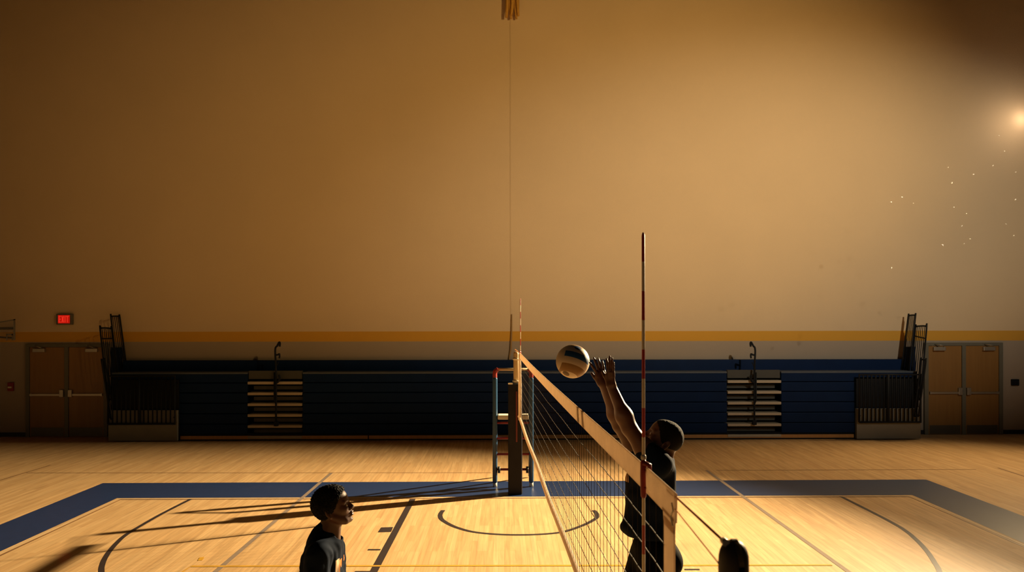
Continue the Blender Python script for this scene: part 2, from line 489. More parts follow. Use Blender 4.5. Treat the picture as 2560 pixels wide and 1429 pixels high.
seg(0, st, -lh, lh)                                                    # E
for z in (-lh, -st / 2, lh - st): seg(st, 0.052, z, z + st)
for s in (1, -1):                                                      # X
    quad_slab(bm, (xs + 0.064, y0 + .003, c.z - s * lh), (xs + 0.084, y0 + .003, c.z - s * lh), (xs + 0.124, y0 + .003, c.z + s * lh), (xs + 0.104, y0 + .003, c.z + s * lh), 0.006)
seg(0.138, 0.138 + st, -lh, lh)                                        # I
seg(0.170, 0.236, lh - st, lh); seg(0.194, 0.194 + st, -lh, lh - st)   # T
obj('sign_letters', bm, M['exit_letter'], face)

# fire alarm pull, wall box
c = wal(29, 966, WY)
t = thing('fire_alarm_pull', 'small red fire alarm pull box left of the left double doors', 'fire alarm', (c.x, WY, c.z))
bm = B(); bevbox(bm, c.x - 0.065, c.x + 0.065, WY - 0.06, WY - .001, c.z - 0.10, c.z + 0.10, 0.012); obj('alarm_body', bm, M['red'], t)
bm = B(); bevbox(bm, c.x - 0.045, c.x + 0.045, WY - 0.08, WY - 0.058, c.z - 0.03, c.z + 0.01, 0.006); obj('pull_handle', bm, M['white'], t)
c = wal(2536, 955, WY)
t = thing('wall_switch_box', 'dark square switch box right of the right double doors', 'switch box', (c.x, WY, c.z))
bm = B(); bevbox(bm, c.x - 0.09, c.x + 0.09, WY - 0.05, WY - .001, c.z - 0.075, c.z + 0.075, 0.012); obj('switch_cover', bm, M['black'], t)
for dx in (-0.035, 0.035):
    bm = B(); bevbox(bm, c.x + dx - .018, c.x + dx + .018, WY - 0.062, WY - .048, c.z - 0.03, c.z + 0.03, 0.004); obj('switch_rocker', bm, M['pad'], t)

# glass backboard at the left edge
Yb = 17.2
p0 = wal(37, 797, Yb); zb0 = wal(37, 850, Yb).z
t = thing('glass_backboard', 'clear glass basketball backboard on a wall bracket at far left', 'backboard', (p0.x, Yb, zb0))
xa = p0.x - 0.9; bm = B(); fr = 0.018
zt0 = p0.z; zt1 = zt0 - 0.16
box(bm, p0.x - 0.02, p0.x, Yb - .02, Yb + .02, zb0, zt0)
box(bm, xa, xa + 0.03, Yb - .02, Yb + .02, zb0, zt1)
quad_slab(bm, (xa, Yb, zt1 - .025), (p0.x, Yb, zt0 - .025), (p0.x, Yb, zt0), (xa, Yb, zt1), 0.04)
obj('backboard_frame', bm, M['greybox'], t)
bm = B(); quad_slab(bm, (xa + .02, Yb, zb0), (p0.x - .02, Yb, zb0), (p0.x - .02, Yb, zt0 - .03), (xa + .02, Yb, zt1 - .03), 0.012); obj('glass_pane', bm, M['glass'], t)
bm = B(); q = wal(33, 834, Yb); q2 = wal(17, 850, Yb)
for a in ((q2.x, q2.x + .02, q2.z, q.z), (q.x - .02, q.x, q2.z, q.z), (q2.x, q.x, q.z - .03, q.z)): box(bm, a[0], a[1], Yb - .018, Yb - .008, a[2], a[3])
obj('target_frame', bm, M['greybox'], t)
bm = B(); tube(bm, [(xa + .1, Yb + .02, zb0 + .25), (xa + .1, WY - .001, zb0 + .25)], 0.03); tube(bm, [(xa + .1, Yb + .02, zb0 + .1), (xa + .1, WY - .001, zb0 + .02)], 0.02)
obj('wall_bracket', bm, M['black'], t)

# ------------------------------------------------------------------ bleachers
BY = 17.70                      # front plane


def bx(px, y=BY): return wal(px, 1000, y).x


def bz(py, y=BY): return wal(1280, py, y).z


bl = thing('bleachers', 'folded navy bleachers along the far wall', 'bleachers', (0, BY, 0))
EL, ER = bx(276), bx(2296)
A1, A2, A3, A4 = bx(618), bx(756), bx(1818), bx(1954)
GL, GR = bx(448), bx(2137)
rows = [931, 956, 980.5, 1006.5, 1032.5, 1058.5, 1084.5]
for i in range(6):
    z1, z0 = bz(rows[i]), bz(rows[i + 1])
    yf = BY + 0.006 * (5 - i)
    for a, b in ((EL + 0.02, A1), (A2, A3), (A4, ER - 0.02)):
        bm = B(); bevbox(bm, a, b, yf, yf + 0.10, z0 + 0.012, z1 - 0.002, 0.012); obj('seat_front', bm, M['navy'], bl)
ztop = bz(931)
bm = B()
for a, b in ((EL + 0.02, A1), (A2, A3), (A4, ER - 0.02)): box(bm, a, b, BY + 0.02, WY - 0.20, ztop - 0.02, ztop + 0.012)
box(bm, A1, A2, BY + 0.15, WY - .2, ztop - .02, ztop); box(bm, A3, A4, BY + .15, WY - .2, ztop - .02, ztop)
obj('seat_deck', bm, M['navy_top'], bl)
bm = B(); bevbox(bm, bx(306, 18.2), bx(2278, 18.2), WY - 0.22, WY - 0.05, bz(930, 18.2), bz(899.5, 18.2), 0.012); obj('back_row', bm, M['navy'], bl)
bm = B(); box(bm, EL + 0.05, ER - 0.05, BY + 0.45, WY - 0.02, 0.0, ztop - 0.03); obj('understructure', bm, M['black'], bl)
# aisles
for a, b, s in ((A1, A2, 1), (A3, A4, -1)):
    for i in range(6):
        yt = (953, 980, 1007, 1034, 1061.5, 1088.5)[i] - (0 if s < 0 else -1)
        z = bz(yt) - 0.025
        bm = B(); bevbox(bm, a + .01, b - .01, BY - 0.01, BY + 0.30, z - 0.020, z + 0.040, 0.008); obj('aisle_step', bm, M['tan'], bl)
        bm = B(); box(bm, a + (.10 if s > 0 else .02), b - (.02 if s > 0 else .10), BY + 0.16, BY + 0.30, z - 0.15 if i < 5 else 0.02, z - 0.070 if i < 5 else .06); obj('step_riser', bm, M['riser'], bl)
    bm = B(); box(bm, a + .02, b - .02, BY + 0.05, BY + 0.14, bz(946), bz(926)); obj('aisle_landing', bm, M['riser'], bl)
    # hand rail
    cx = 690 if s > 0 else 1886
    P = lambda px, py, y=BY - 0.07: wal(px, py, y)
    bm = B()
    tube(bm, [P(cx, 1056), P(cx, 930), P(cx - s * 2, 875), P(cx + s * 3, 864), P(cx + s * 8, 855), P(cx + s * 10, 858), P(cx + s * 9, 866)], 0.022, 8, smooth_n=4)
    tube(bm, [P(cx, 887), P(cx + s * 5, 886), P(cx + s * 8.5, 884), P(cx + s * 9, 890), P(cx + s * 8, 895)], 0.02, 8, smooth_n=3)
    tube(bm, [P(cx - s * 4, 930), P(cx - s * 4, 1000), P(cx, 1010)], 0.018, 8)
    tube(bm, [P(cx + s * 6, 905), P(cx - s * 3, 924)], 0.010, 6)
    tube(bm, [P(cx, 957, BY - .07), P(cx + s * 8, 950), P(cx + s * 9, 940), P(cx + s * 6, 938)], 0.026, 8, smooth_n=3)
    bevbox(bm, P(cx, 1000).x - .045, P(cx, 1000).x + .045, BY - .10, BY - .012, bz(1062), bz(1050), 0.008)
    obj('handrail', bm, M['black'], bl)
# kick boards
zk = bz(1086)
bm = B(); box(bm, GL + .02, bx(919), BY + 0.005, BY + 0.06, 0.035, zk - 0.012); obj('kickboard', bm, M['kick'], bl)
bm = B(); box(bm, bx(922), GR - .02, BY + 0.005, BY + 0.06, 0.035, zk - 0.012); obj('kickboard', bm, M['kick'], bl)
bm = B(); box(bm, EL + .05, ER - .05, BY + 0.03, BY + 0.4, 0.0, 0.16); obj('base_rail', bm, M['black'], bl)
# end boxes and guard rails
for s, a, b in ((1, EL, GL), (-1, GR, ER)):
    bm = B(); bevbox(bm, a, b, BY - 0.10, BY - 0.012, 0.02, 0.70, 0.006); obj('end_panel', bm, M['greybox'], bl)
    yg = BY - 0.16; za, zb = 0.405, 1.47; bm = B()
    tube(bm, [(a + .03, yg, za), (a + .03, yg, zb), (b - .03, yg, zb), (b - .03, yg, za), (a + .03, yg, za)], 0.024, 8)
    k = 15
    for i in range(1, k):
        x = a + .03 + (b - a - .06) * i / k
        tube(bm, [(x, yg, za), (x, yg, zb)], 0.017 if i != 7 else 0.035, 6)
    for zz in (0.55, 1.3): tube(bm, [(b - .05, yg, zz), (b - .05, BY - 0.02, zz)], 0.015, 6)
    for zz in (0.55, ): tube(bm, [(a + .05, yg, zz), (a + .05, BY - 0.09, zz)], 0.015, 6)
    obj('guard_rail', bm, M['black'], bl)
    bm = B(); box(bm, a + .02, b, BY - .011, BY + .004, 0.72, 1.37); obj('end_screen', bm, M['black'], bl)


def hoop(pa, pb, pc, pd, bars, cross=None):
    """rail panel: pa top-left, pb top-right, pc bottom-right, pd bottom-left, rounded top corners"""
    bm = B(); pa, pb, pc, pd = map(Vector, (pa, pb, pc, pd))
    e = 0.16
    fr = [pd, pa.lerp(pd, e * .30), pa.lerp(pd, .012).lerp(pb, .06), pa.lerp(pb, .22), pa.lerp(pb, .78), pb.lerp(pc, .012).lerp(pa, .06), pb.lerp(pc, e * .30), pc]
    tube(bm, fr, 0.019, 8, smooth_n=3); tube(bm, [pd, pc], 0.018, 8)
    for i in range(1, bars):
        u = i / bars; tube(bm, [pa.lerp(pb, u), pd.lerp(pc, u)], 0.009, 6)
    if cross: tube(bm, [pa.lerp(pd, cross), pb.lerp(pc, cross)], 0.016, 6)
    return bm


# side rails lean outwards; D = camera depth of each corner
obj('side_rail', hoop(at(277, 790, 18.0), at(299, 790, 18.3), at(318, 930, 18.3), at(298, 960, 18.0), 5), M['black'], bl)
obj('side_rail', hoop(at(250, 819, 17.6), at(279, 820, 18.0), at(296, 990, 18.0), at(270, 1000, 17.6), 6, .15), M['black'], bl)
obj('side_rail', hoop(at(254, 901, 17.45), at(262, 899, 17.55), at(287, 1045, 17.6), at(277, 1047, 17.5), 2), M['black'], bl)
obj('side_rail', hoop(at(2271, 788, 18.3), at(2289, 787, 18.0), at(2272, 930, 18.0), at(2253, 930, 18.3), 5), M['black'], bl)
obj('side_rail', hoop(at(2289, 815, 18.0), at(2317, 814, 17.6), at(2300, 1000, 17.6), at(2276, 960, 18.0), 6, .17), M['black'], bl)
obj('side_rail', hoop(at(2303, 898, 17.55), at(2315, 899, 17.45), at(2296, 1040, 17.5), at(2286, 1040, 17.6), 2), M['black'], bl)
# end boards seen through the rails
for q in ((at(277, 868, 18.25), at(306, 868, 18.3), at(306, 1000, 18.3), at(277, 1000, 18.2)), (at(2288, 866, 18.25), at(2260, 866, 18.3), at(2260, 1000, 18.3), at(2290, 1000, 18.2))):
    bm = B(); quad_slab(bm, *q, 0.02); obj('end_board', bm, M['navy'], bl)

# ------------------------------------------------------------------ things hanging by the far wall
c0 = wal(1278, 0, 18.3)
t = thing('rope_bundle', 'bundle of golden ropes hanging from the ceiling above the net', 'rope', (c0.x, 18.3, ZC))
for i, (p, e, rr) in enumerate(((1268, 44, .04), (1274, 47, .035), (1281, 38, .04), (1287, 47, .033), (1293, 40, .035), (1296.5, 25, .018))):
    y = 18.29 + 0.05 * (i % 2)
    a = wal(p, 0, y); b = wal(p, e, y); dx = (-.02, .035, -.025, .04, .03, 0)[i]
    bm = B(); tube(bm, [(a.x, y, ZC - .001), (a.x, y, a.z + .4), (a.x, y, a.z), (a.x + dx * .3, y, (a.z + b.z) / 2), (a.x + dx, y, b.z)], [rr, rr, rr, rr, rr * .7], 8); obj('rope_strand', bm, M['gold_rope'], t)
t = thing('hanging_cord', 'thin tan cord with a long grip hanging on the wall behind the far antenna', 'cord', (wal(1278, 800, 18.3).x, 18.38, 2))
y = WY - 0.03
bm = B(); a = wal(1277, 500, y); tube(bm, [(a.x, y, ZC - .001), a, wal(1277.5, 786, y)], 0.002, 6); obj('cord', bm, M['pale_cord'], t)
bm = B(); tube(bm, [wal(1279.5, 785, y), wal(1279, 830, y), wal(1277, 872, y), wal(1273, 895, y), wal(1272, 905, y)], [.012, .017, .022, .015, .014], 8); obj('grip', bm, M['tan_cord'], t)

# floodlight on the right of the far wall
LP = wal(2645, 291, 17.5)
t = thing('wall_floodlight', 'glowing floodlight high on the far wall at the right edge', 'lamp', (LP.x, WY, LP.z))
bm = B(); uvs(bm, LP, 0.17, 32, 20); obj('lamp_lens', bm, M['lens'], t)
bm = B()
aim = Vector((-.803, -.492, -.333)).normalized()
bk = LP - aim * 0.12
tube(bm, [LP - aim * 0.10, LP - aim * 0.16, LP - aim * 0.24, LP - aim * .3], [.16, .15, .09, .05], 20)
obj('lamp_housing', bm, M['black'], t)
bm = B(); e = LP - aim * 0.28; tube(bm, [e, (e.x, WY - 0.06, e.z + .02), (e.x, WY - .001, e.z + .02)], 0.025, 8); bevbox(bm, e.x - .08, e.x + .08, WY - .03, WY - .001, e.z - .1, e.z + .14, .008); obj('lamp_bracket', bm, M['black'], t)

# dust motes drifting in the lamp beam
bm = B()
for px, py, s in ((2482, 414, 1.3), (2379, 457, 1.6), (2433, 436, 1.0), (2227, 505, 1.3), (2254, 493, 1.3), (2404, 565, 1.3), (2356, 613, 1.7), (2538, 499, 1.4), (2515, 560, 1.0),
                  (2384, 518, .9), (2228, 670, 1.4), (2534, 589, 1.1), (2410, 609, .9), (2416, 534, .8), (2497, 339, 1.0), (2511, 378, 1.0), (2370, 418, .8), (2539, 430, 1.0), (2425, 597, .8), (2283, 508, .7)):
    p = at(px, py, 14.0 + random.uniform(-.6, .6)); r = 0.0105 * s
    tmp = bmesh.ops.create_icosphere(bm, subdivisions=1, radius=r)
    rot = Matrix.Rotation(random.uniform(-1, 1), 3, 'Y')
    for v in tmp['verts']: v.co = rot @ Vector((v.co.x * 1.5, v.co.y, v.co.z * .8)) + p
tag(obj('dust_motes', bm, M['mote']), 'pale dust motes drifting in the lamp beam at right', 'dust', kind='stuff')

# ------------------------------------------------------------------ volleyball net
NA = at(1616, 1165, 2.69); NB = at(1299, 880, 11.69)                 # feet of the antennas on the tape
ND = Vector((NB.x - NA.x, NB.y - NA.y, 0)).normalized()              # along the net, away from the camera
zN, zF = NA.z, NB.z
NETX = Vector((ND.y, -ND.x, 0))


def net(s, h):
    """s metres from the near antenna towards the far one, h metres below the tape's top edge"""
    p = NA + ND * s
    L = (NB - NA).length
    u = s / 9.0
    z = zN + (zF - zN) * u - 0.02 * math.sin(PI * min(max(u, 0), 1))
    return Vector((p.x, p.y, z - h))


S0 = (2.28 - 2.69); S1 = 9.22
nt_ = thing('volleyball_net', 'black volleyball net with cream canvas tapes between the players', 'net', (NA.x, (NA.y + NB.y) / 2, 1.2))
bm = B(); ss = [S0 + (S1 - S0) * i / 40 for i in range(41)]
TH = 0.088
ring = []
for s in ss:
    ring.append([bm.verts.new(net(s, h) + NETX * o) for h, o in ((0.003, -.0045), (0, 0), (0.003, .0045), (TH, .003), (TH, -.003))])
for i in range(40):
    for k in range(5): bm.faces.new((ring[i][k], ring[i][(k + 1) % 5], ring[i + 1][(k + 1) % 5], ring[i + 1][k]))
bm.faces.new(ring[0]); bm.faces.new(ring[-1][::-1])
obj('top_tape', bm, M['tape'], nt_)
bm = B(); tube(bm, [net(s, 0.985 + 0.01 * math.sin(s * 2)) for s in ss], 0.021, 8); obj('bottom_tape', bm, M['tape'], nt_)


def band(s0, s1, h0, h1, w=0.008):
    bm = B()
    quad_slab(bm, net(s0, h0), net(s1, h0), net(s1, h1), net(s0, h1), w)
    bmesh.ops.subdivide_edges(bm, edges=list(bm.edges), cuts=1)
    return bm


# near end: sleeve, gusset and lacing
bm = band(-0.392, -0.268, 0.10, 1.0, 0.005); obj('side_band', bm, M['tape'], nt_)
bm = B()
for pts in ([net(-0.25, TH - .01), net(-0.40, TH - .01), net(-0.390, 0.125), net(-0.270, 0.125)],):
    quad_slab(bm, *pts, 0.005)
obj('gusset', bm, M['tape'], nt_)
bm = B(); tube(bm, [p - NETX * .006 for p in (net(-0.385, 0.035), net(-0.40, 0.055), net(-0.375, 0.075), net(-0.395, 0.10))], 0.003, 6, smooth_n=3); obj('lacing', bm, M['white'], nt_)
# far end
bm = B(); tube(bm, [net(8.93, 0.02), net(8.93, .5), net(8.93, 1.0)], [.020, .024, .024], 12); obj('side_band', bm, M['tape'], nt_)
# mesh
bm = B(); dz = (1.0 - TH - 0.02) / 9
n_v = int((S1 - S0 - 0.30) / 0.10)
rnd = random.Random(3)
for i in range(n_v + 1):
    s = S0 + 0.16 + i * 0.10
    if s > 9.06: break
    jit = rnd.uniform(-.006, .006)
    tube(bm, [net(s, TH - .01), net(s + jit, .35), net(s - jit, .7), net(s, 0.985)], 0.0015, 4, cap=False)
obj('mesh_cords', bm, M['cord'], nt_)
bm = B()
for r in range(1, 9):
    h = TH + r * dz; pts = []
    k = 180
    for i in range(k + 1):
        s = S0 + 0.13 + (9.09 - S0 - 0.13) * i / k
        pts.append(net(s, h + 0.0012 * math.sin(s * 31.4 + r) + .004 * math.sin(s * 3 + r * 2)))
    tube(bm, pts, 0.0018, 4, cap=False)
obj('mesh_cords', bm, M['cordlite'], nt_)
# cables
npost = at(1834, 1400, 1.765); npost = Vector((npost.x, npost.y, 0))
ptop = at(1806, 1349, 1.77)
bm = B(); tube(bm, [net(S0 + .1, .012), net(S0, 0.012), ptop], 0.0030, 6); obj('net_cable', bm, M['rope'], nt_)
bm = B(); tube(bm, [at(1687, 1270, 2.29), at(1797, 1408, 1.765)], 0.0018, 5); obj('lower_cord', bm, M['rope'], nt_)
fpost = flr(1288, 1233)
bm = B(); tube(bm, [net(S1, 0.01), Vector((fpost.x + .0, fpost.y, net(S1, 0).z + .02))], 0.008, 6); obj('net_cable', bm, M['rope'], nt_)

# antennas
AR = [(0, (0.72, 0.58, 0.36))]


def stripe_mat():
    m = bpy.data.materials.new('red_white_antenna'); m.use_nodes = True
    nt = m.node_tree; b = nt.nodes['Principled BSDF']; b.inputs['Roughness'].default_value = 0.4
    tc = nd(nt, 'ShaderNodeTexCoord'); sp = nd(nt, 'ShaderNodeSeparateXYZ'); nt.links.new(tc.outputs['Object'], sp.inputs[0])
    mo = nd(nt, 'ShaderNodeMath', operation='FLOORED_MODULO'); mo.inputs[1].default_value = 0.2
    nt.links.new(sp.outputs[2], mo.inputs[0])
    gt = nd(nt, 'ShaderNodeMath', operation='GREATER_THAN'); gt.inputs[1].default_value = 0.1; nt.links.new(mo.outputs[0], gt.inputs[0])
    mx = nd(nt, 'ShaderNodeMix', data_type='RGBA'); mx.inputs[6].default_value = (0.70, 0.60, 0.44, 1); mx.inputs[7].default_value = (0.40, 0.028, 0.022, 1)
    nt.links.new(gt.outputs[0], mx.inputs[0]); nt.links.new(mx.outputs[2], b.inputs['Base Color'])
    return m


M['stripe'] = stripe_mat()
for nm, base, lab, s in (('antenna', NA, 'red and white striped antenna at the near end of the net', 0.0), ('antenna', NB, 'red and white striped antenna at the far end of the net', 9.0)):
    b0 = net(s, 0) + NETX * (-0.010 if s < 1 else 0.012)
    t = thing(nm, lab, 'antenna', (b0.x, b0.y, b0.z), group='net antennas')
    bm = B(); n_ = 12
    tube(bm, [(0, 0, -1.0), (0, 0, 0.79), (0, 0, 0.80)], [0.0056, 0.0056, 0.003], n_); obj('rod', bm, M['stripe'], t, local=True)
    if s == 0:
        bm = B(); tube(bm, [(0, 0, 0.022), (0, 0, 0.026), (0, 0, 0.036), (0, 0, 0.04)], [.006, .009, .009, .006], 12); obj('collar', bm, M['white'], t, local=True)
    bm = B()   # clamp sleeve around the rod, with a strap folded over the tape
    tube(bm, [(0, 0, .024), (0, 0, .014), (0, 0, -.03), (0, 0, -.075), (0, 0, -.102), (0, 0, -.108)], [.006, .0105, .0115, .0105, .0095, .006], 12)
    off = NETX * (0.017 if s < 1 else -0.019)
    for zz in (-.012, -.072):
        tube(bm, [Vector((0, 0, zz)) + ND * .010, off + Vector((0, 0, zz)) + ND * .012, off + Vector((0, 0, zz)) - ND * .012, Vector((0, 0, zz)) - ND * .010], .0035, 6)
    tube(bm, [Vector((0, 0, .012)) - ND * .004, off * 1.0 + Vector((0, 0, .006)) - ND * .016, off * 1.2 + Vector((0, 0, -.02)) - ND * .012], [.010, .009, .005], 8)
    obj('clamp_sleeve', bm, M['red'], t, local=True)

# far post
X, Y = fpost.x, fpost.y
t = thing('net_post', 'padded far net post standing on the navy border', 'post', (X, Y, 0), group='net posts')
hw = 17.5 * Y / F
bm = B(); bevbox(bm, X - hw, X + hw, Y - 0.10, Y + 0.12, 0.002, 2.7 - 158 * Y / F, 0.02, 3); obj('post_pad', bm, M['pad'], t)
bm = B(); px_ = X + (1291 - 1288) * Y / F; tube(bm, [(px_, Y, 1.6), (px_, Y, 2.17), (px_, Y, 2.20), (px_, Y, 2.21)], [.045, .045, .04, .02], 14); obj('post_pole', bm, M['pole'], t)
for za, zb, rr in ((1.735, 1.765, .06), (2.08, 2.11, .055)):
    bm = B(); cyl(bm, (px_, Y, za), (px_, Y, zb), rr); obj('post_collar', bm, M['white'], t)
bm = B(); box(bm, X + 0.01, X + 0.035, Y - 0.112, Y - 0.098, 0.82, 1.60); obj('pad_strap', bm, M['dark_red'], t)
bm = B(); box(bm, X - hw, X - hw + 0.07, Y - 0.112, Y - 0.095, 2.7 - 159 * Y / F, 2.7 - 155.5 * Y / F); obj('pad_top_highlight', bm, M['white'], t)  # pale strip standing in for the lit top edge of the pad

# near post (a rounded black head with the cable sheave)
X, Y = npost.x, npost.y
t = thing('net_post', 'black near net post with rounded head at the bottom edge', 'post', (X, Y, 0), group='net posts')
zt = at(1834, 1349, 1.765).z; R_ = 0.034
bm = B()
pr = [(0.0, 0.004), (.25, .012), (.5, .02), (.75, .027), (.92, .031)]
pts = [(X, Y, 0.002), (X, Y, zt - 0.052)]; rad = [R_, R_]
for a in (15, 30, 45, 60, 72, 82, 88): pts.append((X, Y, zt - 0.046 + 0.046 * math.sin(math.radians(a)))); rad.append(R_ * math.cos(math.radians(a)) ** .8)
tube(bm, pts, rad, 20); obj('post_column', bm, M['rubber'], t)
bm = B(); q = []
for a in range(-90, 91, 10):
    q.append((math.sin(math.radians(a)), math.cos(math.radians(a))))
path = [Vector((X + 0.008 + 0.0 * i, Y - (R_ + .002), zt - 0.30 + .25 * i / 5)) for i in range(6)] + \
       [Vector((X + 0.008 - 0.006 * math.sin(math.radians(a)), Y - (R_ + .002) * math.cos(math.radians(a)), zt - 0.048 + 0.05 * math.sin(math.radians(a)))) for a in range(10, 171, 10)]
ribL = []
for p in path:
    ribL.append((bm.verts.new(p - Vector((.006, 0, 0))), bm.verts.new(p + Vector((.006, 0, 0)))))
for i in range(len(ribL) - 1): bm.faces.new((ribL[i][0], ribL[i][1], ribL[i + 1][1], ribL[i + 1][0]))
r_ = bmesh.ops.solidify(bm, geom=list(bm.faces), thickness=0.003)
obj('head_strap', bm, M['strap'], t)
bm = B(); cyl(bm, (X - .020, Y - .012, zt - .004), (X - .020, Y + .012, zt - .004), 0.008, 12); obj('sheave', bm, M['steel'], t)
bm = B(); cyl(bm, (X, Y, 0.0015), (X, Y, 0.02), 0.11, 24); obj('floor_plate', bm, M['steel'], t)

# ------------------------------------------------------------------ referee stand
rb = flr(1237, 1216); Y = rb.y
t = thing('referee_stand', 'blue steel referee stand with red rungs behind the far post', 'referee stand', (flr(1283, 1216).x, Y, 0))


def q(px, py, dy=0.0): return wal(px, py, Y + dy)


zt = q(1280, 942).z
for s, px in ((1, 1237.5), (-1, 1328)):
    X = q(px, 1100).x
    bm = B(); box_w = 0.040
    bevbox(bm, X - box_w, X + box_w, Y - 0.05, Y + 0.05, 0.06, zt, 0.034, 4); obj('upright', bm, M['blue_steel'], t)
    bm = B(); tube(bm, [(X, Y, zt - .01), (X, Y, zt + 0.06), (X + s * .01, Y, zt + 0.10), (X + s * .05, Y, zt + 0.125)], 0.036, 10, smooth_n=4); obj('rail_end', bm, M['red'], t)
    bm = B(); cyl(bm, (X, Y, 0.0), (X, Y, 0.07), 0.035, 12); obj('rubber_foot', bm, M['white'], t)
    bm = B(); tube(bm, [(X, Y + 0.05, 1.12), (X, Y + 0.75, 0.03)], 0.028, 10); obj('rear_leg', bm, M['blue_steel'], t)
    bm = B(); cyl(bm, (X + s * .045, Y - .03, 0.28), (X + s * .085, Y - .03, 0.28), 0.055, 16); obj('wheel', bm, M['rubber'], t)
xl, xr = q(1243, 1100).x, q(1323, 1100).x
bm = B(); tube(bm, [(xl, Y, zt + .125), (xr, Y, zt + .125)], 0.022, 10); obj('top_rail', bm, M['pole'], t)
bm = B(); bevbox(bm, xl + .01, xr - .01, Y - 0.08, Y + 0.16, q(1280, 1047).z, q(1280, 1036).z, 0.012); obj('platform', bm, M['white'], t)
for py, r in ((1056, .018), (1094, .022), (1134, .02), (1172, .02)):
    bm = B(); z = q(1280, py).z; tube(bm, [(xl - .01, Y - .02, z), (xr + .01, Y - .02, z)], r, 8); obj('rung', bm, M['red'], t)

# ------------------------------------------------------------------ volleyball
bc = at(1432, 903, 4.86); R_ = 42.0 / F * 4.86
bm = bmesh.new(); bmesh.ops.create_icosphere(bm, subdivisions=5, radius=R_)
n_ = Vector((0.30, 0.35, 0.88)).normalized(); ex = Vector((0.95, 0, -0.31)).normalized()
cuts = (-0.86, -0.48, -0.10, 0.27, 0.70)
for f in bm.faces: f.smooth = True
for v in bm.verts:
    g = min(abs(v.co.normalized().dot(n_) - c) for c in cuts)
    if g < 0.03: v.co *= 1 - 0.008 * (1 - g / 0.03)


def ball_mat():
    m = bpy.data.materials.new('panelled_ball_leather'); m.use_nodes = True
    nt = m.node_tree; b = nt.nodes['Principled BSDF']; b.inputs['Roughness'].default_value = 0.5
    tc = nd(nt, 'ShaderNodeTexCoord'); nrm = nd(nt, 'ShaderNodeVectorMath', operation='NORMALIZE'); nt.links.new(tc.outputs['Object'], nrm.inputs[0])
    cream, blue, gold = (.74, .60, .42, 1), (.018, .085, .24, 1), (.31, .16, .035, 1)

    def dot(vec):
        d = nd(nt, 'ShaderNodeVectorMath', operation='DOT_PRODUCT'); d.inputs[1].default_value = vec; nt.links.new(nrm.outputs[0], d.inputs[0])
        h = nd(nt, 'ShaderNodeMath', operation='MULTIPLY_ADD'); h.inputs[1].default_value = .5; h.inputs[2].default_value = .5; nt.links.new(d.outputs['Value'], h.inputs[0])
        return h.outputs[0]

    def ramp(src, stops):
        cr = nd(nt, 'ShaderNodeValToRGB'); cr.color_ramp.interpolation = 'CONSTANT'; e = cr.color_ramp.elements
        while len(e) < len(stops): e.new(.5)
        for k, (p, c) in zip(e, stops): k.position = p; k.color = c
        nt.links.new(src, cr.inputs[0]); return cr.outputs[0]
    c0 = ramp(dot(n_), [(0, cream)] + [((a + 1) / 2, c) for a, c in zip(cuts, (gold, cream, blue, cream, gold))])
    K, Wt = (0, 0, 0, 1), (1, 1, 1, 1)

    def mix(fac, a, c):
        mx = nd(nt, 'ShaderNodeMix', data_type='RGBA'); nt.links.new(fac, mx.inputs[0]); nt.links.new(a, mx.inputs[6]); mx.inputs[7].default_value = c
        return mx.outputs[2]
    c1 = mix(ramp(dot(ex), [(0, Wt), (.17, K), (.93, Wt)]), c0, cream)
    c2 = mix(ramp(dot(Vector((.26, -.47, .83)).normalized()), [(0, K), (.986, Wt)]), c1, blue)
    c3 = mix(ramp(dot(Vector((-.46, -.55, -.70)).normalized()), [(0, K), (.987, Wt)]), c2, (.15, .08, .02, 1))
    nt.links.new(c3, b.inputs['Base Color'])
    return m


me = bpy.data.meshes.new('volleyball'); bm.to_mesh(me); bm.free(); me.materials.append(ball_mat())
o = bpy.data.objects.new('volleyball', me); C.objects.link(o); o.location = bc
tag(o, 'cream, blue and gold volleyball in the air above the net', 'volleyball')


